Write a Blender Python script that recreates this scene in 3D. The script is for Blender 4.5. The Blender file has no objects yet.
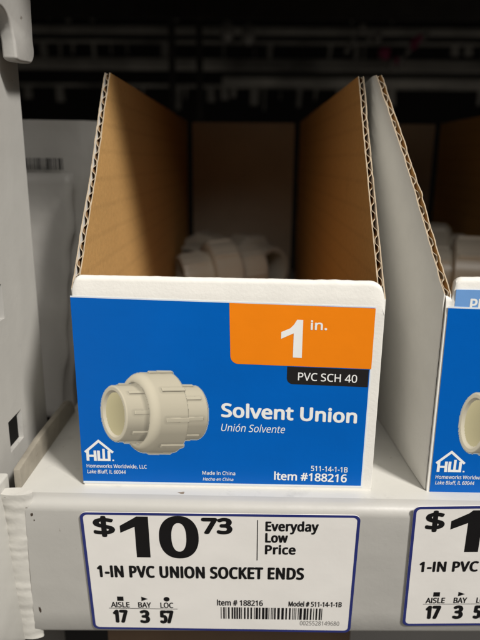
import bpy, math, random
import numpy as np
from mathutils import Vector, Matrix, noise
random.seed(7)
scn = bpy.context.scene
col = scn.collection
MM = 0.001

# ------------------------------------------------------------------ camera
cam = bpy.data.cameras.new("camera")
co = bpy.data.objects.new("camera", cam); col.objects.link(co)
cam.sensor_fit = 'VERTICAL'; cam.sensor_height = 36; cam.sensor_width = 27
cam.lens = 583.65 / 640 * 36
cam.clip_start = 0.01; cam.clip_end = 30
r_ = Vector((0.999789, 0.017636, 0.010546)); u_ = Vector((-0.014803, 0.262158, 0.964912)); f_ = Vector((-0.014253, 0.964864, -0.262363))
m = Matrix((r_, u_, -f_)).transposed().to_4x4()
m.translation = Vector((0.00749, -0.20694, 0.12555))
co.matrix_world = m
cam.dof.use_dof = True
cam.dof.focus_distance = 0.222
cam.dof.aperture_fstop = 9.5
scn.camera = co

# ------------------------------------------------------------------ world, lamps, exposure
w = bpy.data.worlds.new("World"); scn.world = w; w.use_nodes = True
w.node_tree.nodes['Background'].inputs[0].default_value = (1.0, 0.96, 0.91, 1)
w.node_tree.nodes['Background'].inputs[1].default_value = 0.03
def area(name, loc, target, sx, sy, power, colr):
    L = bpy.data.lights.new(name, 'AREA'); L.shape = 'RECTANGLE'; L.size = sx; L.size_y = sy
    L.energy = power; L.color = colr
    o = bpy.data.objects.new(name, L); col.objects.link(o)
    o.location = loc
    o.rotation_euler = (Vector(target) - Vector(loc)).to_track_quat('-Z', 'Y').to_euler()
    return o
area("aisle_lamp", (1.45, -1.55, 2.35), (0, 0.05, 0.08), 0.40, 0.40, 158, (1.0, 0.96, 0.90))
area("aisle_glow", (0.5, -2.3, 1.9), (0, 0, 0.05), 2.4, 1.0, 30, (1.0, 0.965, 0.91))
scn.view_settings.view_transform = 'Standard'
scn.view_settings.look = 'None'
scn.view_settings.exposure = -0.22
scn.view_settings.gamma = 1.0

# ------------------------------------------------------------------ materials
def mat(name, rgb, rough=0.6, bumps=(), var=0.0, var_scale=60, spec=0.4, coat=0.0, specks=None, stretch=(1, 1, 1), attr=None, stains=None, lines=None):
    M = bpy.data.materials.new(name); M.use_nodes = True
    nt = M.node_tree; N = nt.nodes; L = nt.links
    b = N['Principled BSDF']
    b.inputs['Roughness'].default_value = rough
    b.inputs['Specular IOR Level'].default_value = spec
    b.inputs['Coat Weight'].default_value = coat
    b.inputs['Coat Roughness'].default_value = 0.2
    tc = N.new('ShaderNodeTexCoord')
    mp = N.new('ShaderNodeMapping'); mp.inputs['Scale'].default_value = stretch
    L.new(tc.outputs['Object'], mp.inputs[0])
    src = None
    if attr:
        a = N.new('ShaderNodeVertexColor'); a.layer_name = attr; src = a.outputs[0]
    else:
        c = N.new('ShaderNodeRGB'); c.outputs[0].default_value = (*rgb, 1); src = c.outputs[0]
    def mul(fac_out, lo, hi, a, b_, src):
        r = N.new('ShaderNodeMapRange'); r.inputs[1].default_value = lo; r.inputs[2].default_value = hi
        r.inputs[3].default_value = a; r.inputs[4].default_value = b_
        L.new(fac_out, r.inputs[0])
        mx = N.new('ShaderNodeVectorMath'); mx.operation = 'SCALE'
        L.new(src, mx.inputs[0]); L.new(r.outputs[0], mx.inputs['Scale'])
        return mx.outputs[0]
    def noi(scale, detail=4, rough_=0.55):
        n = N.new('ShaderNodeTexNoise'); n.inputs['Scale'].default_value = scale
        n.inputs['Detail'].default_value = detail; n.inputs['Roughness'].default_value = rough_
        L.new(mp.outputs[0], n.inputs[0]); return n.outputs[0]
    if var:
        src = mul(noi(var_scale), 0.3, 0.7, 1 - var, 1 + var, src)
    if specks:                      # (scale, threshold, dark colour)
        n = noi(specks[0], 3, 0.6)
        r = N.new('ShaderNodeMapRange'); r.inputs[1].default_value = specks[1]; r.inputs[2].default_value = specks[1] + 0.03
        L.new(n, r.inputs[0])
        mx = N.new('ShaderNodeMix'); mx.data_type = 'RGBA'
        L.new(r.outputs[0], mx.inputs[0]); L.new(src, mx.inputs[6]); mx.inputs[7].default_value = (*specks[2], 1)
        src = mx.outputs[2]
    if lines:                       # faint ridges of the flutes showing through, running with the depth
        wv = N.new('ShaderNodeTexWave'); wv.wave_type = 'BANDS'; wv.bands_direction = 'Z'; wv.wave_profile = 'SIN'
        wv.inputs['Scale'].default_value = lines; wv.inputs['Distortion'].default_value = 0.0; wv.inputs['Detail Scale'].default_value = 0.3
        L.new(tc.outputs['Object'], wv.inputs[0])
        src = mul(wv.outputs[1], 0.85, 1.0, 1.0, 0.93, src)
    if stains:
        src = mul(noi(stains[0], 6, 0.7), stains[1], stains[1] + 0.15, 1.0, stains[2], src)
    L.new(src, b.inputs['Base Color'])
    prev = None
    for (scale, dist, detail) in bumps:
        bp = N.new('ShaderNodeBump'); bp.inputs['Distance'].default_value = dist; bp.inputs['Strength'].default_value = 1.0
        L.new(noi(scale, detail), bp.inputs['Height'])
        if prev: L.new(prev, bp.inputs['Normal'])
        prev = bp.outputs[0]
    if prev: L.new(prev, b.inputs['Normal'])
    return M

M_white = mat('white_liner', (0.70, 0.685, 0.645), 0.65, [(800, 0.00008, 2), (50, 0.00012, 2)], 0.03, 90, 0.25, stains=(45, 0.62, 0.9))
M_kraft = mat('kraft_liner', (0.52, 0.305, 0.115), 0.85, [(700, 0.00012, 3), (60, 0.0002, 2)], 0.07, 420, 0.1, lines=28.0, stains=(30, 0.60, 0.88))
M_backp = mat('grey_brown_board', (0.50, 0.41, 0.31), 0.8, [(500, 0.0001, 3)], 0.06, 40, 0.15)
M_flute_shade = mat('kraft_medium_shaded', (0.16, 0.09, 0.04), 0.85, [(700, 0.0001, 2)], 0.15, 200, 0.1)  # kraft darkened: the shade inside the flute holes is put into the colour
M_edge = mat('torn_paper_edge', (0.40, 0.325, 0.235), 0.9, [(900, 0.0002, 2)], 0.15, 300, 0.1)
M_blue = mat('blue_print', (0.0003, 0.098, 0.42), 0.34, [(260, 0.00006, 3), (35, 0.0004, 2)], 0.04, 30, 0.16, specks=(520, 0.785, (0.12, 0.25, 0.5)))
M_paleblue = mat('pale_blue_print', (0.14, 0.30, 0.60), 0.4, [(260, 0.00006, 3)], 0.03, 30, 0.4)
M_orange = mat('orange_print', (0.76, 0.205, 0.006), 0.38, [(260, 0.00006, 3), (35, 0.0004, 2)], 0.03, 30, 0.16)
M_black = mat('black_print', (0.012, 0.011, 0.011), 0.4, [(260, 0.00005, 3)], 0.05, 60, 0.4)
M_lett = mat('white_print', (0.74, 0.75, 0.74), 0.45, [], 0.03, 60, 0.3)
M_sheet = mat('label_paper', (0.62, 0.67, 0.72), 0.5, [], 0.02, 60, 0.3)
M_paper = mat('tag_paper', (0.76, 0.74, 0.71), 0.42, [(38, 0.0005, 1), (220, 0.00006, 3)], 0.02, 40, 0.4)
M_ink = mat('tag_ink', (0.008, 0.0075, 0.008), 0.55, [(38, 0.0005, 2)], 0.1, 80, 0.15)
M_greyink = mat('tag_grey_ink', (0.13, 0.125, 0.12), 0.5, [], 0.05, 80, 0.3)
M_navy = mat('navy_border_ink', (0.018, 0.026, 0.155), 0.45, [(38, 0.0005, 1)], 0.06, 80, 0.4)
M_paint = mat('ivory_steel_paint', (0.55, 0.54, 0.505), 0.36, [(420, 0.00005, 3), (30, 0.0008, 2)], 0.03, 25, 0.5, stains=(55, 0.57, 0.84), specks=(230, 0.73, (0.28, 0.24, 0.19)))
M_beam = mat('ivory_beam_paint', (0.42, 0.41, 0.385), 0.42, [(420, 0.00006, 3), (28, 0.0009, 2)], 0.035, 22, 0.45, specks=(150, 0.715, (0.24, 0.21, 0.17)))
M_post = mat('grey_post_paint', (0.47, 0.46, 0.435), 0.45, [(380, 0.00006, 3), (25, 0.0008, 2)], 0.05, 30, 0.45, specks=(170, 0.72, (0.27, 0.25, 0.22)), stains=(60, 0.6, 0.85))
M_weld = mat('painted_weld', (0.56, 0.545, 0.505), 0.22, [(200, 0.0003, 2)], 0.06, 80, 0.5, specks=(210, 0.70, (0.07, 0.05, 0.035)))
M_rust = mat('worn_plate_paint', (0.27, 0.245, 0.20), 0.55, [(300, 0.0002, 4)], 0.2, 70, 0.35, specks=(160, 0.66, (0.13, 0.09, 0.06)))
M_pvc = mat('ivory_pvc', (0.70, 0.65, 0.55), 0.25, [(300, 0.00005, 2)], 0.03, 60, 0.5)
M_carton = mat('glossy_white_carton', (0.80, 0.775, 0.73), 0.35, [(14, 0.010, 2), (70, 0.001, 2)], 0.05, 20, 0.5)
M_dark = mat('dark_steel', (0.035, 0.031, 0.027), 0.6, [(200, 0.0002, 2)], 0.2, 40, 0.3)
M_rail = mat('galvanised_rail', (0.36, 0.34, 0.30), 0.4, [(100, 0.0005, 2)], 0.5, 9, 0.5)
M_pink = mat('magenta_card', (0.28, 0.03, 0.09), 0.5, [], 0.2, 30)
M_brown = mat('brown_carton', (0.12, 0.075, 0.045), 0.8, [(200, 0.0002, 2)], 0.15, 30)
M_backdrop = mat('black_backdrop', (0.012, 0.010, 0.009), 0.8, [], 0.3, 5)
M_film = mat('clear_wrap', (0.24, 0.225, 0.20), 0.25, [(60, 0.003, 3)], 0.1, 30)
M_pic = mat('printed_picture', (1, 1, 1), 0.4, [(260, 0.00005, 3)], 0, 60, 0.4, attr='Col')

# ------------------------------------------------------------------ helpers
def obj(name, verts, faces, mats, parent=None, midx=None, smooth=False):
    me = bpy.data.meshes.new(name)
    me.from_pydata([tuple(v) for v in verts], [], [tuple(f) for f in faces])
    for M in (mats if isinstance(mats, (list, tuple)) else [mats]): me.materials.append(M)
    if midx is not None: me.polygons.foreach_set('material_index', midx)
    if smooth: me.polygons.foreach_set('use_smooth', [True] * len(me.polygons))
    me.update()
    o = bpy.data.objects.new(name, me); col.objects.link(o)
    if parent: o.parent = parent
    return o
def thing(name, label, cat, loc=(0, 0, 0), group=None):
    o = bpy.data.objects.new(name, None); col.objects.link(o); o.location = loc
    o.empty_display_size = 0.01
    o['label'] = label; o['category'] = cat
    if group: o['group'] = group
    return o
def tag(o, label, cat, group=None):
    o['label'] = label; o['category'] = cat
    if group: o['group'] = group
class MB:
    def __init__(s): s.v = []; s.f = []; s.m = []
    def add(s, vs, fs, mi=0):
        b = len(s.v); s.v += [tuple(q) for q in vs]; s.f += [tuple(b + i for i in f) for f in fs]; s.m += [mi] * len(fs)
    def grid(s, P, mi=0, flip=False, closed=False):
        R = len(P); C = len(P[0]); vs = [p for row in P for p in row]; fs = []
        for i in range(R - 1):
            for j in range(C if closed else C - 1):
                k = (j + 1) % C
                q = (i * C + j, i * C + k, (i + 1) * C + k, (i + 1) * C + j)
                fs.append(q[::-1] if flip else q)
        s.add(vs, fs, mi)
    def prism(s, poly, d0, d1, axis='x', mi=0):
        n = len(poly)
        def P(a, b, d): return {'x': (d, a, b), 'y': (a, d, b), 'z': (a, b, d)}[axis]
        vs = [P(a, b, d0) for a, b in poly] + [P(a, b, d1) for a, b in poly]
        fs = [tuple(range(n)), tuple(range(2 * n - 1, n - 1, -1))] + [(i, i + n, (i + 1) % n + n, (i + 1) % n) for i in range(n)]
        s.add(vs, fs, mi)
    def build(s, name, mats, parent=None, smooth=False, bevel=0, seg=2):
        o = obj(name, s.v, s.f, mats, parent, s.m, smooth)
        import bmesh
        bm = bmesh.new(); bm.from_mesh(o.data); bmesh.ops.recalc_face_normals(bm, faces=bm.faces)
        if bevel:
            bmesh.ops.bevel(bm, geom=[e for e in bm.edges if len(e.link_faces) == 2 and e.calc_face_angle(0) > 0.6], offset=bevel, segments=seg, affect='EDGES', profile=0.5, clamp_overlap=True)
            for f in bm.faces: f.smooth = True
        bm.to_mesh(o.data); bm.free()
        if bevel: 
            try: o.data.set_sharp_from_angle(angle=math.radians(35))
            except Exception: pass
        return o
def rrect(x0, z0, x1, z1, rs, n=8):
    """rounded rectangle; rs = radii bl, br, tr, tl"""
    pts = []
    for (cx, cz, a0, r) in ((x0, z0, 180, rs[0]), (x1, z0, 270, rs[1]), (x1, z1, 0, rs[2]), (x0, z1, 90, rs[3])):
        sx = 1 if cx == x0 else -1; sz = 1 if cz == z0 else -1
        if r <= 0: pts.append((cx, cz)); continue
        for k in range(n + 1):
            a = math.radians(a0 + 90 * k / n)
            pts.append((cx + sx * r + r * math.cos(a), cz + sz * r + r * math.sin(a)))
    return pts

# lettering: text -> list of (verts2d, faces), fitted to x0..x1 and cap height on a baseline, all in mm
_cache = {}
FONT = None
try:                                   # the sans-serif typeface that ships inside Blender itself
    import os
    FONT = bpy.data.fonts.load(os.path.join(bpy.utils.system_resource('DATAFILES', path='fonts'), 'NotoSansHebrew-Regular.woff2'))
except Exception:
    FONT = None
def glyphs(body, offset=0.0, shear=0.0, spacing=1.0):
    key = (body, offset, shear, spacing)
    if key in _cache: return _cache[key]
    def run(b):
        cu = bpy.data.curves.new('lettering_source', 'FONT'); cu.body = b.replace('I', 'l') if FONT else b     # this face draws capital I with feet; the plain stroke is the lower-case l
        if FONT: cu.font = FONT
        cu.offset = offset; cu.shear = shear
        cu.space_character = spacing; cu.resolution_u = 3; cu.size = 1.0
        cu.fill_mode = 'FRONT' if hasattr(cu, 'fill_mode') else cu.fill_mode
        o = bpy.data.objects.new('lettering_source', cu); col.objects.link(o)
        bpy.context.view_layer.update()
        me = bpy.data.meshes.new_from_object(o.evaluated_get(bpy.context.evaluated_depsgraph_get()))
        V = [(v.co.x, v.co.y) for v in me.vertices]; F = [tuple(p.vertices) for p in me.polygons]
        bpy.data.objects.remove(o); bpy.data.curves.remove(cu); bpy.data.meshes.remove(me)
        return V, F
    V, F = run(body)
    HV, _ = run('H'); cap = (min(v[1] for v in HV), max(v[1] for v in HV))
    if body.isupper(): V = [(x, min(y, cap[1] + 0.004)) for x, y in V]
    _cache[key] = (V, F, cap); return _cache[key]
class Ink:
    """flat printed marks in mm on a local sheet plane (a to the right, b up)"""
    def __init__(s): s.v = []; s.f = []
    def text(s, body, x0, x1, base, cap, offset=0.012, shear=0.0, spacing=1.0, rise=0.0):
        # heavier weights are struck several times, each strike a hair above the last
        V, F, c = glyphs(body, 0.0, shear, spacing)
        d = offset * cap / 0.73 * 1.15
        x0 += d; x1 -= d; base += d * 0.8; cap -= 2 * d * 0.8
        xa = min(v[0] for v in V); xb = max(v[0] for v in V)
        kx = (x1 - x0) / (xb - xa); ky = cap / (c[1] - c[0])
        strikes = [(0, 0)]
        if offset > 0.006: strikes += [(math.cos(math.pi * q / 4) * d, math.sin(math.pi * q / 4) * d * 0.8) for q in range(8)]
        if offset > 0.03: strikes += [(math.cos(math.pi * q / 2) * d * .5, math.sin(math.pi * q / 2) * d * 0.4) for q in range(4)]
        for n, (ox, oz) in enumerate(strikes):
            b = len(s.v)
            for v in V:
                X = x0 + (v[0] - xa) * kx
                s.v.append((X + ox, base + (v[1] - c[0]) * ky + rise * (X - x0) + oz, n * 0.004))
            s.f += [tuple(b + i for i in f) for f in F]
    def poly(s, pts):
        b = len(s.v); s.v += list(pts); s.f.append(tuple(range(b, b + len(pts))))
    def ring(s, outer, inner):
        n = len(outer); b = len(s.v); s.v += list(outer) + list(inner)
        s.f += [(b + i, b + (i + 1) % n, b + n + (i + 1) % n, b + n + i) for i in range(n)]
    def build(s, name, M, parent, place):
        V = []
        for q in s.v:
            p = place(q[0], q[1]); V.append((p[0], p[1] - (q[2] if len(q) > 2 else 0) * MM, p[2]))
        return obj(name, V, s.f, M, parent)

# ------------------------------------------------------------------ SETTING: floor, dark backdrop
mb = MB(); mb.add([(-6, -6, -1.0), (6, -6, -1.0), (6, 6, -1.0), (-6, 6, -1.0)], [(0, 1, 2, 3)])
fl = mb.build('floor', mat('dark_concrete_floor', (0.10, 0.095, 0.09), 0.5, [], 0.1, 3)); fl['kind'] = 'structure'
mb = MB(); mb.prism([(-3, -1), (3, -1), (3, 2), (-3, 2)], 1.55, 1.6, 'y')
bw = mb.build('dark_backdrop', M_backdrop); bw['kind'] = 'structure'  # black sheet added behind the bay to keep the background dark

# ------------------------------------------------------------------ shelf the boxes stand on
shelf = thing('metal_shelf', 'ivory painted steel shelf with a deep front beam under the two boxes', 'shelf', (0, 0, 0))
mb = MB()
# deck and beam as one bent sheet, cross-section in y,z (mm); beam face leans back 6 degrees
t6 = math.tan(math.radians(6))
prof = [(480, 0), (300, 0), (150, 0), (60, 0), (20, 0), (0, 0), (-6.0, 0)]
R = 4.2
for k in range(1, 9):
    a = math.radians(90 - (96 * k / 8)); prof.append((-7.6 + R * -math.cos(a) if False else -7.6 - R * math.cos(a), -R + R * math.sin(a)))
def lowz(x): return -67.2 + (x + 77) * 0.026
P = []
xs = [-77 + i * (77 + 340) / 60 for i in range(61)]
y8, z8 = prof[-1]
for x in xs:
    row = [(x * MM, y * MM, z * MM) for y, z in prof]
    zb = lowz(x); sl = max(0.0, 1 - (x + 77) / 8.0) * 3.4
    for k in range(1, 7):
        z = z8 + (zb + 2 - z8) * k / 6
        row.append(((x - sl * k / 6) * MM, (y8 + (z8 - z) * t6) * MM, z * MM))
    yb = y8 + (z8 - zb) * t6
    x -= sl
    row.append((x * MM, (yb + 1.2) * MM, zb * MM)); row.append((x * MM, (yb + 18) * MM, zb * MM)); row.append((x * MM, (yb + 18) * MM, (zb + 2) * MM))
    P.append(row)
nd = 6
deckcols = [row[:nd + 1] for row in P]; beamcols = [row[nd:] for row in P]
mb.grid(deckcols); mb.grid([[(-83.0 * MM, p[1], p[2]) for p in P[0][:7]], [(-77.0 * MM, p[1], p[2]) for p in P[0][:7]]])
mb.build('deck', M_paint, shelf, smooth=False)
mb = MB(); mb.grid(beamcols)
# closed left end of the beam
mb.add([p for p in beamcols[0]] , [tuple(range(len(beamcols[0])))])
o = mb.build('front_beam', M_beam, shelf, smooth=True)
try: o.data.set_sharp_from_angle(angle=math.radians(40))
except Exception: pass
# side flange with rounded back end
def arc(cy, cz, r, a0, a1, n=10): return [(cy + r * math.cos(math.radians(a0 + (a1 - a0) * i / n)), cz + r * math.sin(math.radians(a0 + (a1 - a0) * i / n))) for i in range(n + 1)]
poly = [(-3 * MM, -12 * MM), (64 * MM, -12 * MM)] + [(y * MM, z * MM) for y, z in arc(60, -0.5, 10, -20, 90)] + [(20 * MM, 9.8 * MM), (-3 * MM, 8 * MM)]
mb = MB(); mb.prism(poly, -84.0 * MM, -81.2 * MM, 'x'); mb.build('side_flange', M_rust, shelf, bevel=0.5 * MM)
poly = [(-60 * MM, -80 * MM), (-4 * MM, -80 * MM), (-4 * MM, 7.2 * MM), (-60 * MM, 7.2 * MM)]
mb = MB(); mb.prism(poly, -91.0 * MM, -85.3 * MM, 'x'); mb.build('end_plate', M_paint, shelf, bevel=0.9 * MM, seg=3)
def nz0(a): return noise.noise(Vector((a, 7, 2)))
# weld bead: rippled, lumpy, two passes
mb = MB(); rows = []
n = 150
for i in range(n + 1):
    t = i / n; z = 3.0 - 74 * t
    cx = -80.6 - 3.4 * t + 0.6 * math.sin(t * 9); cy = -11.2 + (0 - z) * t6 + 0.9
    rad = 5.3 + 0.13 * math.sin(t * 95 + 3 * nz0(t * 6)) + 0.55 * noise.noise(Vector((t * 8, 3, 1)))
    if t < 0.12: rad += 1.2 * (1 - t / 0.12)
    row = []
    for k in range(20):
        a = 2 * math.pi * k / 20
        q = rad * (1 + 0.09 * noise.noise(Vector((math.cos(a) * 1.3, math.sin(a) * 1.3, t * 16))))
        row.append(((cx + q * 1.1 * math.cos(a)) * MM, (cy + q * 0.42 * math.sin(a)) * MM, z * MM))
    rows.append(row)
mb.grid(rows, closed=True); mb.add(rows[0], [tuple(range(20))]); mb.add(rows[-1], [tuple(range(20))])
mb.build('weld_bead', M_weld, shelf, smooth=True)

def chip(name, M, x, z, sx, sz, deck=False):
    rr = random.Random(int(x * 7 + z)); n = 11; V = []
    for i in range(n):
        a = 2 * math.pi * i / n; q = 0.5 + rr.random() * 0.7
        a_, b_ = x + sx * q * math.cos(a), z + sz * q * math.sin(a)
        V.append((a_ * MM, b_ * MM, 0.03 * MM) if deck else (a_ * MM, (y8 + (z8 - b_) * t6 - 0.03) * MM, b_ * MM))
    obj(name, V, [tuple(range(n))], M, shelf)
M_chip = mat('bare_steel_chip', (0.05, 0.035, 0.025), 0.6)
chip('paint_chip', M_chip, -74.6, -6.3, 0.55, 1.1); chip('paint_chip', M_chip, -77.0, -54.5, 0.5, 1.9); chip('paint_chip', M_chip, -74.0, -9.0, 0.3, 0.5)
chip('smudge', mat('brown_smudge', (0.22, 0.17, 0.125), 0.7), -17.6, -4.4, 1.6, 0.9, True)
# ------------------------------------------------------------------ slotted upright at the left
post = thing('shelf_upright', 'grey painted slotted steel upright at the left edge beside the shelf', 'upright', (-0.09, 0, 0))
mb = MB()
ys = [-300, 2, 10.5, 17, 24.5, 53]
zs = [-260, -100, 8, 21.5, 64, 78, 128, 142, 300]
holes = {(10.5, 8), (17, 8), (2, 64), (10.5, 64)}
x0, x1 = 0.0, -2.2
for i in range(len(ys) - 1):
    for j in range(len(zs) - 1):
        if (ys[i], zs[j]) in holes: continue
        a, b, c, d = ys[i], ys[i + 1], zs[j], zs[j + 1]
        for X in (x0, x1):
            mb.add([(X * MM, a * MM, c * MM), (X * MM, b * MM, c * MM), (X * MM, b * MM, d * MM), (X * MM, a * MM, d * MM)], [(0, 1, 2, 3)])
for (a, b, c, d) in ((10.5, 24.5, 8, 21.5), (2, 17, 64, 78)):
    q = [(a, c), (b, c), (b, d), (a, d)]
    for k in range(4):
        (p1, p2), (p3, p4) = q[k], q[(k + 1) % 4]
        mb.add([(x0 * MM, p1 * MM, p2 * MM), (x0 * MM, p3 * MM, p4 * MM), (x1 * MM, p3 * MM, p4 * MM), (x1 * MM, p1 * MM, p2 * MM)], [(0, 1, 2, 3)])
# rounded back corner turning away
cr = []
for k in range(9):
    a = math.radians(90 * k / 8); cr.append((-3 + 3 * math.cos(a), 53 + 3 * math.sin(a)))
cr.append((-30, 56))
mb.grid([[(a * MM, b * MM, z * MM) for a, b in cr] for z in (-260, 300)])
mb.build('slotted_face', M_post, post)
mb = MB(); mb.prism([(-300 * MM, -260 * MM), (50 * MM, -260 * MM), (50 * MM, 300 * MM), (-300 * MM, 300 * MM)], -30 * MM, -28 * MM, 'x')
mb.build('inner_web', M_dark, post)

# hook bracket above, at the top left
hp = [(53, 215), (50, 172)] + [(y, z) for y, z in arc(44.5, 168.5, 6, 0, -80, 8)] + [(34, 161.6), (30.5, 162.0)] + [(30, 168)] + [(y, z) for y, z in arc(20, 168, 9.5, 10, 90, 8)] + [(-30, 178.5), (-30, 215)]
mb = MB(); mb.prism([(y * MM, z * MM) for y, z in hp], -87 * MM, -81.5 * MM, 'x')
hk = mb.build('shelf_hook', M_post, None, bevel=1.0 * MM, seg=3)
tag(hk, 'grey steel hook tab with a rounded end at the top left corner', 'hook')

# upper shelf (shades the bay)

us = thing('metal_shelf', 'underside and front beam of the shelf above the boxes', 'shelf', (0, 0, 0.30))
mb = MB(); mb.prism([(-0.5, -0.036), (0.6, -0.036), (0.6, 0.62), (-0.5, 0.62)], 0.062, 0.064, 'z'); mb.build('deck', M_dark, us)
mb = MB(); mb.prism([(-0.5, 0.0), (0.6, 0.0), (0.6, 0.07), (-0.5, 0.07)], -0.041, -0.0375, 'y'); mb.build('front_beam', M_beam, us)

mb = MB(); mb.prism([(-1.6, 0.0), (2.6, 0.0), (2.6, 1.9), (-1.6, 1.9)], 0.605, 0.612, 'y'); mb.build('back_panel', M_dark, us)  # added panel: stops lamp light passing over the shelf into the background
# ------------------------------------------------------------------ product picture (printed, flat) : ray-marched once into a colour grid
def picture_grid():
    nx, ny = 210, 180
    s = 112 / nx                               # picture units: px of the photograph
    X, Yp = np.meshgrid((np.arange(nx + 1)) * s - 58, (np.arange(ny + 1)) * s - 48)
    ax = np.array([-0.905, -0.03, 0.0])
    ax[2] = math.sqrt(1 - ax[0] ** 2 - ax[1] ** 2)         # +z toward viewer, +y up
    up = np.array([0, 1.0, 0]); up -= ax * (up @ ax); up /= np.linalg.norm(up); sd = np.cross(ax, up)
    def sdf(P):
        t = P @ ax; a = P @ up; b = P @ sd; r = np.hypot(a, b); th = np.arctan2(a, b)
        def cyl(t0, t1, R, rd=1.5):
            dx = np.abs(t - (t0 + t1) / 2) - (t1 - t0) / 2 + rd; dy = r - R + rd
            return np.minimum(np.maximum(dx, dy), 0) + np.hypot(np.maximum(dx, 0), np.maximum(dy, 0)) - rd
        def ribs(t0, t1, R, hw, ph, n=8):
            k = 2 * math.pi / n; th2 = (th - ph + k / 2) % k - k / 2
            q = r * np.sin(th2); rr = r * np.cos(th2)
            dx = np.abs(t - (t0 + t1) / 2) - (t1 - t0) / 2 + .6; dy = np.abs(q) - hw + .6; dz = np.abs(rr - R + 3) - 3 + .6
            return np.minimum(np.maximum(dx, np.maximum(dy, dz)), 0) + np.sqrt(np.maximum(dx, 0) ** 2 + np.maximum(dy, 0) ** 2 + np.maximum(dz, 0) ** 2) - .6
        Rl = 30.0
        d = cyl(-42, 48.5, 28.5)
        d = np.minimum(d, cyl(14, 48.5, Rl))
        d = np.minimum(d, np.maximum(cyl(-14, 25, 42.6, 9.0), -np.maximum(r - 33.0, 21 - t)))
        d = np.minimum(d, cyl(-14, 4, 42.6, 1.5))
        d = np.minimum(d, ribs(18, 40, Rl + 1.7, 2.0, math.radians(-3)))
        d = np.minimum(d, ribs(-14, 11, 44.6, 2.3, math.radians(9)))
        d = np.minimum(d, ribs(-36, -12, 30.0, 2.0, math.radians(12)))
        hole = np.hypot(np.maximum(r - 22.5, 0), np.maximum(10 - t, 0)) + np.minimum(np.maximum(r - 22.5, 10 - t), 0)
        bev = r - (22.5 + np.maximum(t - 45, 0) * .8)
        return np.maximum(np.maximum(d, -hole), -np.maximum(bev, 44 - t))
    o = np.stack([X, Yp, np.full_like(X, 90.0)], -1); dr = np.array([0, 0, -1.0])
    T = np.zeros_like(X)
    for _ in range(70):
        d = sdf(o + T[..., None] * dr); T += np.clip(d, -5, 20) * 0.85
    P = o + T[..., None] * dr
    hit = (sdf(P) < 0.5) & (T < 170)
    e = 0.4; g = np.stack([sdf(P + np.eye(3)[k] * e) - sdf(P - np.eye(3)[k] * e) for k in range(3)], -1)
    g /= np.linalg.norm(g, axis=-1, keepdims=True) + 1e-9
    L = np.array([-0.30, 0.72, 0.62]); L /= np.linalg.norm(L)
    dif = np.clip(g @ L, 0, 1); fac = np.clip(g[..., 2], 0, 1)
    occ = np.clip(sdf(P + g * 5) / 5, 0.25, 1)
    t = P @ ax; r = np.hypot(P @ up, P @ sd)
    inside = (r < 23.2) & (t < 47) & hit
    sh = (0.20 + 0.58 * dif + 0.22 * fac) * (0.55 + 0.45 * occ)
    sh = np.where(inside, 0.34 + 0.33 * np.clip((t - 12) / 34, 0, 1), sh)
    base = np.array([0.74, 0.685, 0.54])
    C = sh[..., None] * base * 1.0
    C = np.where(inside[..., None], C * np.array([0.92, 0.90, 0.70]), C)
    # pale cut-out line around the object
    near = hit.copy()
    for dy in range(-2, 3):
        for dx in range(-2, 3):
            if dx * dx + dy * dy <= 4: near |= np.roll(np.roll(hit, dy, 0), dx, 1)
    C = np.where((near & ~hit)[..., None], np.array([0.30, 0.36, 0.42]), C)
    return X, Yp, near, C
PIC = picture_grid()
def product_picture(parent, cx, cz, k, place, cut=None):
    """cx,cz centre in mm, k mm per unit"""
    X, Yp, hit, C = PIC
    idx = -np.ones(X.shape, int); use = np.zeros(X.shape, bool)
    cell = hit[:-1, :-1] & hit[1:, :-1] & hit[:-1, 1:] & hit[1:, 1:]
    for a in (0, 1):
        for b in (0, 1): use[a:a + cell.shape[0], b:b + cell.shape[1]] |= cell
    n = int(use.sum()); idx[use] = np.arange(n)
    V = [place(cx + x * k, cz + y * k) for x, y in zip(X[use], Yp[use])]
    I, J = np.nonzero(cell)
    F = np.stack([idx[I, J], idx[I, J + 1], idx[I + 1, J + 1], idx[I + 1, J]], -1).tolist()
    o = obj('product_picture', V, F, M_pic, parent)
    a = o.data.color_attributes.new('Col', 'FLOAT_COLOR', 'POINT')
    cc = np.ones((n, 4)); cc[:, :3] = C[use]
    a.data.foreach_set('color', cc.ravel())
    return o

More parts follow.
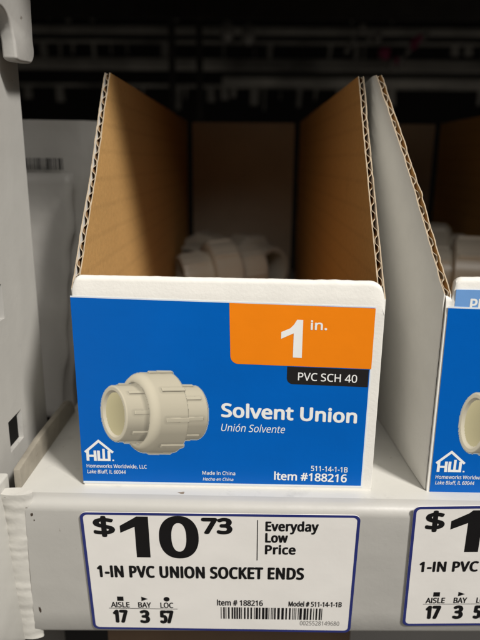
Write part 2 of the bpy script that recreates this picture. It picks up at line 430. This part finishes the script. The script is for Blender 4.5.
# ------------------------------------------------------------------ corrugated bin boxes
W2 = 57.5; H2 = 162.7; DEP = 395.0
def nz(a, b, c=0.0): return noise.noise(Vector((a, b, c)))
def make_box(name, label, loc, lean=None, seed=0, Hl=84.9, Hr=84.1):
    root = thing(name, label, 'box', loc, 'bin boxes standing on the shelf')
    # ---- front panel, folded over at the top with rounded corners
    mb = MB(); rows = []
    xsn = [-57.0 + 114.0 * i / 114 for i in range(115)]
    r = 1.9
    for x in xsn:
        xl = -54.9 if lean else -57.0
        e = max(0.0, min(x - xl, 57.0 - x))
        h = Hl + (Hr - Hl) * (x + 57) / 114
        rc = 5.6 if x > 0 else 3.6
        if e < rc: h -= rc - math.sqrt(max(rc * rc - (rc - e) ** 2, 0))*1.0
        if x < xl: h = 79.0
        h += 0.25 * nz(x * .09, 1, seed) + 0.12 * nz(x * .4, 2, seed)
        row = [(x, 0, 0), (x, 0, 20), (x, 0, 40), (x, 0, 60), (x, 0, 72), (x, 0, h - 7.0), (x, 0.25, h - 5.2)]
        for k in range(0, 9):
            a = math.radians(180 - 180 * k / 8)
            row.append((x, 0.6 + r + r * math.cos(a), h - r + r * math.sin(a)))
        row += [(x, 2 * r + .6, h - 12), (x, 2 * r + .6, 40), (x, 2 * r + .6, 0.4)]
        rows.append([(p[0] * MM, p[1] * MM, p[2] * MM) for p in row])
    mb.grid(rows); mb.add(rows[0], [tuple(range(len(rows[0])))]); mb.add(rows[-1], [tuple(range(len(rows[0])))])
    o = mb.build('front_panel', M_white, root, smooth=True)
    try: o.data.set_sharp_from_angle(angle=math.radians(45))
    except Exception: pass
    # ---- side panels: two liners with a fluted medium between, open along the sloping cut
    TH = 2.6
    for sgn in (-1, 1):
        peak = 69.6 if sgn < 0 else 73.9
        Hs = (83.6 if sgn < 0 else 81.1) - 3.5
        def cut(z, layer):
            if z <= Hs: y = 1.2
            else:
                t = (z - Hs) / (H2 - Hs)
                y = 1.2 + (peak - 1.2) * (t ** 0.97)
            y += (0.9 * nz(z * .16, layer * 3.1, seed + sgn) + 0.5 * nz(z * .55, layer * 2.7, seed + sgn)) * min(1, max(0, (z - Hs) / 4))
            if layer == 0 and sgn < 0 and lean and 112 < z < 118: y -= 1.8 * (1 - abs(z - 115) / 3)
            if sgn > 0 and not lean and 118 < z < 146 and layer: y += (2.2 if layer == 1 else 1.0) * max(0.0, nz(z * .35, layer * 5.0, 3) + .15)
            return y
        def wx(y, z, inset):
            x = sgn * (W2 - inset)
            if lean and sgn < 0: x += lean(y, z)
            x += 0.35 * nz(y * .02, z * .03, sgn * 5 + seed) * min(1, y / 20)
            return x
        NZ = 210; NY = 26
        # outer liner (white) and inner liner (kraft): each a thin closed strip
        for (a, b, M, nm, lay) in ((0.0, 0.42, M_white, 'outer_liner', 1), (TH - 0.42, TH, M_kraft, 'inner_liner', 0)):
            mb = MB(); A = []; B = []
            for i in range(NZ + 1):
                z = 0.3 + (H2 - 0.3) * i / NZ
                yc = cut(z, lay)
                ra = []; rb = []
                for j in range(NY + 1):
                    t = (j / NY) ** 1.8; y = yc + (DEP - 4 - yc) * t
                    ra.append((wx(y, z, a) * MM, y * MM, z * MM)); rb.append((wx(y, z, b) * MM, y * MM, z * MM))
                A.append(ra); B.append(rb)
            mb.grid(A, 0 if lay else 0); mb.grid(B, 0)
            ic = int(NZ * Hs / H2)
            mb.grid([[r_[0] for r_ in A[:ic + 1]], [r_[0] for r_ in B[:ic + 1]]], 2)
            mb.grid([[r_[0] for r_ in A[ic:]], [r_[0] for r_ in B[ic:]]], 1)
            mb.grid([A[-1], B[-1]], 1); mb.grid([A[0], B[0]], 1)
            mb.build(nm, [M, M_edge, M_white], root)
        # fluted medium
        mb = MB(); rows = []
        pitch = 5.6; n = int(H2 / pitch * 14)
        for i in range(n + 1):
            z = 0.5 + (H2 - 0.9) * i / n
            c = TH / 2 + (TH / 2 - 0.5) * (0.86 + 0.3 * nz(z * .21, 6, seed + sgn)) * math.tanh(1.7 * math.sin(2 * math.pi * (z + 1.3 * nz(z * .05, 4, seed)) / pitch)) / 0.935
            yc = cut(z, 2) + 0.5 + 0.8 * nz(z * .3, 9, seed + sgn)
            rows.append([(wx(y, z, c) * MM, y * MM, z * MM) for y in (yc, yc + 0.9, yc + 9, yc + 25, DEP - 6)])
        mb.grid([r_[:2] for r_ in rows], 1); mb.grid([r_[1:] for r_ in rows], 0); o = mb.build('fluted_core', [M_flute_shade, M_edge], root, smooth=True)
        md = o.modifiers.new('paper_thickness', 'SOLIDIFY'); md.thickness = 0.28 * MM; md.offset = 0
    # ---- back and bottom
    mb = MB(); mb.prism([(-50 * MM, 1 * MM), (50 * MM, 1 * MM), (50 * MM, 162 * MM), (-50 * MM, 162 * MM)], (DEP - 3) * MM, DEP * MM, 'y')
    mb.build('back_panel', [M_backp], root)
    mb = MB(); mb.prism([(-57 * MM, 6 * MM), (57 * MM, 6 * MM), (57 * MM, (DEP - 3.5) * MM), (-57 * MM, (DEP - 3.5) * MM)], 0.2 * MM, 2.5 * MM, 'z')
    mb.build('bottom_panel', [M_kraft], root)
    # back panel kept narrow, so dark slots show at the far corners
    return root

def front_place(depth):
    return lambda a, b: (a * MM, -depth * MM, b * MM)
def grid_poly(x0, z0, x1, z1): return [(x0, z0), (x1, z0), (x1, z1), (x0, z1)]
def common_print(root):
    mb = MB(); mb.prism([(-57.35 * MM, 0.9 * MM), (53.6 * MM, 1.2 * MM), (53.9 * MM, 75.1 * MM), (-57.7 * MM, 77.6 * MM)], -0.16 * MM, -0.02 * MM, 'y')
    lab = mb.build('printed_label', M_sheet, root)
    k = Ink(); k.poly([(-57.35, 1.9), (53.0, 2.0), (53.4, 74.6), (-57.7, 77.0)]); k.build('blue_field', M_blue, lab, front_place(0.20))
    # house emblem and address
    k = Ink()
    w = 1.0; cnt = [0]
    def bar(x0, z0, x1, z1, w=w):
        cnt[0] += 1; q = cnt[0] * 0.004
        dx, dz = x1 - x0, z1 - z0; l = math.hypot(dx, dz); nx, nz_ = -dz / l * w / 2, dx / l * w / 2
        k.poly([(x0 + nx, z0 + nz_, q), (x0 - nx, z0 - nz_, q), (x1 - nx, z1 - nz_, q), (x1 + nx, z1 + nz_, q)])
    bar(-55.9, 14.6, -50.15, 19.75); bar(-50.65, 19.75, -44.9, 14.6)
    bar(-54.9, 10.9, -54.9, 15.4, 1.1); bar(-52.0, 10.9, -52.0, 15.4, 1.1); bar(-54.4, 13.1, -52.4, 13.1, .9)
    bar(-50.6, 10.9, -50.6, 15.4, 1.1); bar(-50.1, 11.4, -46.9, 11.4, 1.0); bar(-48.6, 11.9, -48.6, 16.2, 1.0); bar(-46.5, 10.9, -46.5, 15.4, 1.1)
    k.poly([(-45.3, 10.9), (-44.6, 10.9), (-44.6, 11.5), (-45.3, 11.5)])
    k.build('house_emblem', M_lett, lab, front_place(0.27))
    k = Ink(); k.text('Homeworks Worldwide, LLC', -55.6, -31.8, 7.9, 1.55, 0.008); k.text('Lake Bluff, IL 60044', -55.5, -40.2, 5.4, 1.55, 0.008, 0.12)
    k.build('address_lettering', M_lett, lab, front_place(0.27))
    return lab

box1 = make_box('bin_box', 'open blue-labelled box of 1 in. solvent unions, the whole box standing left of centre', (0, 0, 0), None, 1)
lab = common_print(box1)
k = Ink(); pts = rrect(1.0, 51.6, 53.75, 75.2, (3.0, 0, 0, 0))
pts = [(x + (-0.5 if z > 60 and x < 10 else 0), z - 0.033 * (x - 0)*0.75 + (0.6 if z>60 else 0.8)) for x, z in pts]
k.poly(pts); k.build('orange_panel', M_orange, lab, front_place(0.27))
k = Ink(); pts = rrect(22.3, 44.6, 52.9, 51.6, (2.4, 0, 0, 0)); pts = [(x, z - 0.026 * (x - 22) + (0.0)) for x, z in pts]
k.poly(pts); k.build('black_strip', M_black, lab, front_place(0.25))
k = Ink()
# heavy figure 1
k.poly([(24.3, 55.2), (27.6, 55.05), (27.6, 69.7), (25.4, 69.8), (24.3, 67.9)]); k.poly([(24.3, 67.9), (23.0, 66.5), (19.7, 65.0), (19.7, 62.4), (24.3, 64.6)])
k.text('in.', 30.4, 36.5, 66.0, 3.6, 0.022)
k.build('size_lettering', M_lett, lab, front_place(0.34))
k = Ink(); k.text('PVC SCH 40', 26.5, 48.7, 46.2, 3.1, 0.008, rise=-0.03); k.build('schedule_lettering', M_lett, lab, front_place(0.34))
k = Ink(); k.text('Solvent Union', -2.4, 49.7, 30.6, 5.75, 0.034, spacing=1.02, rise=-0.034); k.build('product_name_lettering', M_lett, lab, front_place(0.27))
k = Ink()
k.text('Unión Solvente', -2.4, 22.3, 24.7, 3.1, 0.004, 0.22, rise=-0.02)
k.text('511-14-1-1B', 33.0, 47.4, 8.2, 2.3, 0.012, rise=-0.03)
k.text('Item #188216', 18.6, 47.3, 4.0, 3.5, 0.022, rise=-0.02)
k.text('Made In China', -9.8, 3.2, 5.7, 1.55, 0.008); k.text('Hecho en China', -9.6, 2.5, 3.1, 1.35, 0.008, 0.2)
k.build('small_lettering', M_lett, lab, front_place(0.27))
product_picture(lab, -26.7, 31.6, 0.39, front_place(0.27))

def lean2(y, z):
    s = min(y / 74.0, 1.0)
    if y > 74: s = max(0.0, 1 - (y - 74) / 300.0)
    s = s ** 0.85
    return -(4.7 + 12.7 * (z / 162.0)) * s
box2 = make_box('bin_box', 'second blue-labelled box cut off by the right edge, its grey side bulging left', (0.1362, 0, 0), lean2, 4, 86.3, 85.0)
lab2 = common_print(box2)
lab2.location = (1.4 * MM, -0.1 * MM, -2.0 * MM)
mb = MB(); mb.prism([(-54.0 * MM, 70.2 * MM), (30 * MM, 70.2 * MM), (30 * MM, 81.6 * MM), (-54.0 * MM, 81.8 * MM)], -0.12 * MM, 0.3 * MM, 'y')
pb = mb.build('pale_blue_label', M_paleblue, box2); pb.location = (0, 0, 0)
k = Ink(); k.text('PR', -48.6, -42.6, 74.4, 4.2, 0.03); k.build('pale_label_lettering', M_lett, pb, front_place(0.15))
product_picture(lab2, -26.7 + 1.5, 32.3, 0.42, front_place(0.27))

# ------------------------------------------------------------------ PVC unions inside the boxes
def lathe(profile, n=96, ribs=None):
    rows = []
    for (x, r, rb) in profile:
        row = []
        for k in range(n):
            a = 2 * math.pi * k / n
            q = r + (rb if (k % (n // 8)) in (0, 1)  else 0)
            row.append((x * MM, q * math.cos(a) * MM, q * math.sin(a) * MM))
        rows.append(row)
    return rows
def make_union():
    root = thing('pvc_union', 'union', 'pipe union', (0, 0, 0), 'pvc unions lying inside the boxes')
    mb = MB(); mb.grid(lathe([(-12, 20, 0), (-12, 26, 0), (-11, 28, 0), (-10, 28, 0), (-9.5, 28, 1.8), (9.5, 28, 1.8), (10, 28, 0), (12, 27, 0), (14, 24, 0), (14, 20, 0)]), closed=True); mb.build('coupling_nut', M_pvc, root, smooth=True).data.set_sharp_from_angle(angle=math.radians(30))
    for s in (-1, 1):
        mb = MB(); mb.grid(lathe([(s * 11, 20.2, 0), (s * 14.5, 20.2, 0), (s * 15, 20.2, 1.3), (s * 33, 20.2, 1.3), (s * 35.5, 20.0, 0), (s * 36.5, 19.4, 0), (s * 36.5, 16.4, 0), (s * 35, 15.8, 0), (s * 8, 15.8, 0)]), closed=True); mb.build('socket_end', M_pvc, root, smooth=True).data.set_sharp_from_angle(angle=math.radians(30))
    return root
u0 = make_union()
def copy_tree(o, parent=None):
    c = o.copy(); col.objects.link(c); c.parent = parent
    for ch in list(o.children): copy_tree(ch, c)
    return c
spots = [  # x, y, z, rotz, roty, label
    (-17, 288, 32, 22, -4, 'foremost ivory union in the middle of the left box, lying across it'),
    (6, 352, 30, -50, 0, 'blurred ivory union behind the foremost one in the left box, right of it'),
    (-34, 360, 30, 65, 0, 'blurred ivory union against the left wall at the back of the left box'),
    (171, 228, 45, -14, 0, 'nearer ivory union in the right box, propped up close to the right picture edge'),
    (166, 300, 47, -20, 0, 'ivory union at the back of the right box beside its rear corner'),
    (124, 318, 36, 80, 0, 'ivory union at the left back of the right box behind its bulging side'),
]
for i, (x, y, z, rz, ry, lb) in enumerate(spots):
    o = u0 if i == 0 else copy_tree(u0)
    o.location = (x * MM, y * MM, z * MM); o.rotation_euler = (math.radians(17 * i), math.radians(ry), math.radians(rz)); o['label'] = lb

# ------------------------------------------------------------------ price tags on the beam
def price_tag(label, ax, as_, rot, full=True):
    tt = math.radians(6)
    root = thing('price_tag', label, 'price tag', (0, 0, 0), 'price tags on the shelf beam')
    # origin at the tag's top-left corner on the beam face plane
    as_ += 1.2
    root.location = (ax * MM, (-12.75 - as_ * math.sin(tt)) * MM, as_ * math.cos(tt) * MM)
    root.rotation_mode = 'XYZ'
    root.rotation_euler = (tt, math.radians(-rot), 0)
    def pl(d): return lambda a, b: (a * MM, -d * MM, b * MM)
    Wt, Ht = 107.0, 60.0
    out = rrect(0, -Ht, Wt, 0, (2.6,) * 4, 8); inn = rrect(1.15, -Ht + 1.15, Wt - 1.15, -1.15, (1.7,) * 4, 8)
    mb = MB(); mb.prism([(a * MM, b * MM) for a, b in out], -0.25 * MM, 0.05 * MM, 'y'); mb.build('paper_card', M_paper, root)
    k = Ink(); k.ring([(a + 0, b) for a, b in out], inn); k.build('navy_border', M_navy, root, pl(0.30))
    k = Ink()
    if full:
        k.text('$', 4.7, 13.1, -11.0, 8.9, 0.036)
        dx = 0
        k.poly([(20.7, -21.5), (26.1, -21.5), (26.1, -1.7), (21.6, -1.7), (20.7, -2.4)]); k.poly([(20.7, -2.4), (15.0, -6.2), (15.0, -9.6), (20.7, -6.6)])
        def sup(cx, cz, a, b, p, n=56):
            return [(cx + a * math.copysign(abs(math.cos(2 * math.pi * i / n)) ** (2 / p), math.cos(2 * math.pi * i / n)), cz + b * math.copysign(abs(math.sin(2 * math.pi * i / n)) ** (2 / p), math.sin(2 * math.pi * i / n))) for i in range(n)]
        k.ring(sup(37.6, -11.5, 7.7, 10.3, 2.25), sup(37.6, -11.5, 2.9, 6.9, 2.3))
        k.text('73', 46.4, 58.4, -9.6, 7.7, 0.050)
        k.text('Everyday', 71.0, 91.4, -7.9, 4.6, 0.034, spacing=1.05); k.text('Low', 71.0, 79.8, -13.4, 4.6, 0.034, spacing=1.05); k.text('Price', 71.0, 83.0, -19.2, 4.6, 0.034, spacing=1.05)
        k.text('1-IN PVC UNION SOCKET ENDS', 4.3, 86.7, -31.9, 6.1, 0.036, spacing=1.08)
    else:
        k.text('$', 4.9, 12.2, -11.2, 8.9, 0.036)
        k.poly([(21.0, -21.7), (26.3, -21.7), (26.3, -1.9), (22.3, -1.9), (21.0, -3.2)]); k.poly([(21.0, -3.2), (14.6, -6.8), (14.6, -10.8), (21.0, -7.8)])
        k.text('1-IN PVC', 4.4, 27.4, -31.5, 5.2, 0.036, spacing=1.08)
    k.build('large_lettering', M_ink, root, pl(0.32))
    k = Ink()
    k.poly([(11.2, -44.3), (13.8, -44.3), (13.8, -42.0), (11.2, -42.0)]); k.poly([(21.1, -44.3), (23.8, -43.1), (21.1, -41.9)])
    k.poly([(31.4 + 1.25 * math.cos(i * .4488), -43.1 + 1.25 * math.sin(i * .4488)) for i in range(14)])
    k.text('AISLE', 8.4, 16.1, -47.8, 2.9, 0.022); k.text('BAY', 19.6, 24.9, -47.8, 2.9, 0.022); k.text('LOC', 28.7, 34.0, -47.8, 2.9, 0.022)
    k.poly([(7.5, -48.45), (35.7, -48.45), (35.7, -48.2), (7.5, -48.2)])
    k.text('17', 8.8, 15.0, -56.3, 7.2, 0.050); k.text('3', 19.9, 24.1, -56.3, 7.2, 0.050); k.text('57', 28.2, 33.9, -56.3, 7.2, 0.050)
    k.build('location_lettering', M_ink, root, pl(0.32))
    if full:
        k = Ink(); k.poly([(67.8, -22.3), (68.15, -22.3), (68.15, -2.7), (67.8, -2.7)]); k.build('divider_line', M_ink, root, pl(0.32))
        k = Ink(); k.text('Item # 188216', 51.9, 70.6, -46.0, 3.0, 0.022); k.text('Model # 511-14-1-1B', 81.0, 102.6, -46.0, 2.7, 0.024)
        k.build('item_lettering', M_ink, root, pl(0.32))
        k = Ink(); k.text('0025528149680', 86.0, 102.2, -56.2, 2.3, 0.0); k.build('barcode_digits', M_greyink, root, pl(0.32))
        k = Ink(); rr = random.Random(3); x = 53.4
        while x < 95.5:
            wb = rr.choice((.33, .33, .33, .66, .66, .99)); k.poly([(x, -53.2), (x + wb, -53.2), (x + wb, -46.9), (x, -46.9)]); x += wb + rr.choice((.33, .33, .33, .66, .66, .8))
        k.build('barcode', M_ink, root, pl(0.32))
    return root
price_tag('white $10.73 price tag with barcode, stuck on the beam below the whole box', -55.85, -5.3, 0.5, True)
price_tag('partly cut off white price tag on the beam at the right edge', 70.6, 0.2, 2.0, False)

# ------------------------------------------------------------------ things around and behind
# white printed carton behind the upright
mb = MB(); rows = []
for i in range(31):
    t = i / 30; z = 147 - 180 * t
    xr = -78 - 27 * min(1, max(0, (t - 0.15) / 0.75)) ** 0.9
    row = []
    for j in range(25):
        s = j / 24; x = -190 + (xr + 190) * s
        y = 140 + 4 * math.sin(s * 9 + t * 3) * t + 5 * nz(x * .03, z * .02, 3) + 3 * nz(x * .08, z * .05, 8) * t
        if s > 0.95: y += 4
        row.append((x * MM, y * MM, z * MM))
    rows.append(row)
ca = thing('white_carton', 'shaded white carton with a small barcode behind the left upright', 'carton', (0, 0, 0))
mb.grid(rows)
bk = [[(x, y + .09, z) for x, y, z in rr_] for rr_ in rows]
mb.grid(bk, flip=True); mb.grid([rows[0], bk[0]]); mb.grid([[r0[-1] for r0 in rows], [r0[-1] for r0 in bk]])
mb.build('carton_body', M_carton, ca, smooth=True)
k = Ink(); rr = random.Random(5); x = -126
while x < -99:
    wb = rr.choice((.5, .8, 1.2)); k.poly([(x, 119.8), (x + wb, 119.8), (x + wb, 126.2), (x, 126.2)]); x += wb + rr.choice((.5, .7, .9))
k.poly([(-117, 115.6), (-106, 115.6), (-106, 117.0), (-117, 117.0)]); k.build('barcode', M_ink, ca, lambda a, b: (a * MM, 132.5 * MM, b * MM))
mb = MB(); rows = []
for i in range(25):
    t = i / 24; z = 118 - 150 * t; row = []
    for j in range(17):
        q = j / 16; x = -190 + (-92 - 17 * t + 190) * q + 3 * nz(z * .05, 5)
        y = 131 + 5 * abs(math.sin(q * 7 + t * 2.2)) * t - 3 * t + 2.5 * nz(x * .05, z * .04, 6)
        row.append((x * MM, y * MM, z * MM))
    rows.append(row)
mb.grid(rows); mb.build('loose_wrap', M_carton, ca, smooth=True).modifiers.new('film_thickness', 'SOLIDIFY').thickness = 0.4 * MM
# brown carton and pegs on the level below
mb = MB(); mb.prism([(-60 * MM, -200 * MM), (60 * MM, -200 * MM), (60 * MM, -95 * MM), (-60 * MM, -95 * MM)], 30 * MM, 260 * MM, 'y')
tag(mb.build('brown_carton', M_brown, None, bevel=1 * MM), 'dark brown carton glimpsed under the shelf beam', 'carton')

# far side of the bay, blurred and dim
def rail(z, y, h, x0, x1, label):
    mb = MB(); mb.prism([(y, z), (y + .02, z), (y + .02, z + h), (y, z + h)], x0, x1, 'x')
    tag(mb.build('shelf_rail', M_rail, None, bevel=0.004), label, 'rail', 'rails across the far side of the bay')
rail(0.268, 1.00, 0.016, -0.05, 0.52, 'lower blurred metal rail crossing the dark background at the right')
rail(0.300, 1.04, 0.022, -0.60, 0.60, 'middle blurred metal rail crossing the whole dark background')
rail(0.378, 1.10, 0.014, -0.60, 0.60, 'upper dim metal rail near the top of the dark background')
for i, (x, lb) in enumerate(((-0.150, 'left one of the two thin dark posts behind the left box'), (-0.098, 'right one of the two thin dark posts behind the left box'))):
    mb = MB(); mb.prism([(x, 0.98), (x + .012, 0.98), (x + .012, 0.992), (x, 0.992)], -0.3, 0.9, 'z')
    tag(mb.build('thin_post', M_dark, None, bevel=0.002), lb, 'post', 'thin posts behind the box')
for i, (z, y, lb) in enumerate(((0.235, 1.2, 'lowest'), (0.335, 1.25, 'middle'), (0.415, 1.2, 'highest'))):
    mb = MB(); rk = random.Random(20 + i)
    for n in range(34):
        x = -0.62 + n * 0.037 + rk.uniform(-.012, .012)
        if rk.random() < 0.35: continue
        ww = rk.choice((.003, .004, .009, .018)); h_ = rk.uniform(.02, .05)
        mb.prism([(x, z + .05 - h_), (x + ww, z + .05 - h_), (x + ww + rk.uniform(-.004, .004), z + .0495), (x, z + .0495)], y, y + .004, 'y')
    mb.prism([(-0.64, z + .05), (0.66, z + .05), (0.66, z + .056), (-0.64, z + .056)], y - .004, y + .008, 'y')
    tag(mb.build('wire_rack', M_rail), '%s of the three dim wire racks at the very back' % lb, 'wire rack', 'wire racks in the background')
fars = [(-0.065, 0.385, 'left'), (-0.038, 0.335, 'middle'), (0.0, 0.33, 'right')]
for x, z, lb in fars:
    mb = MB(); rows = []
    for i in range(9):
        t = i / 8; r = 0.013 * math.sin(math.pi * min(.97, max(.03, t))) ** .4
        rows.append([(x + r * math.cos(a * .5236), 0.95 + r * math.sin(a * .5236), z + 0.035 * t) for a in range(12)])
    mb.grid(rows, closed=True); mb.add(rows[0], [tuple(range(12))]); mb.add(rows[-1], [tuple(range(12))])
    tag(mb.build('wrapped_fitting', M_film, None, smooth=True), 'pale blurred wrapped part hanging in the dark, %s of three' % lb, 'fitting', 'pale parts hanging in the background')
pr = random.Random(4); words = 'first second third fourth fifth sixth seventh eighth ninth tenth eleventh'.split(); cp = [0, 0]
for n in range(16):
    x = 0.185 + n * 0.0105 + pr.uniform(-.004, .004); z = 0.335 + 0.024 * math.sin(n * .55) + pr.uniform(-.008, .010); q = pr.uniform(.5, .9)
    M = M_pink if n in (6, 7, 9, 12, 13) else M_film
    mb = MB(); mb.prism([(x - .006 * q, z - .012 * q), (x + .008 * q, z - .009 * q), (x + .010 * q, z + .011 * q), (x - .004 * q, z + .013 * q)], 0.97 + n * .003, 0.985 + n * .003, 'y')
    if M is M_pink: tag(mb.build('small_pack', M, None, bevel=0.002), 'tiny blurred magenta pack, %s magenta one from the left in the background cluster' % words[cp[0]], 'pack', 'magenta packs on the far rail')
    else: tag(mb.build('small_pack', M, None, bevel=0.002), 'tiny blurred pale pack, %s pale one from the left in the background cluster' % words[cp[1]], 'pack', 'pale packs on the far rail')
    cp[0 if M is M_pink else 1] += 1
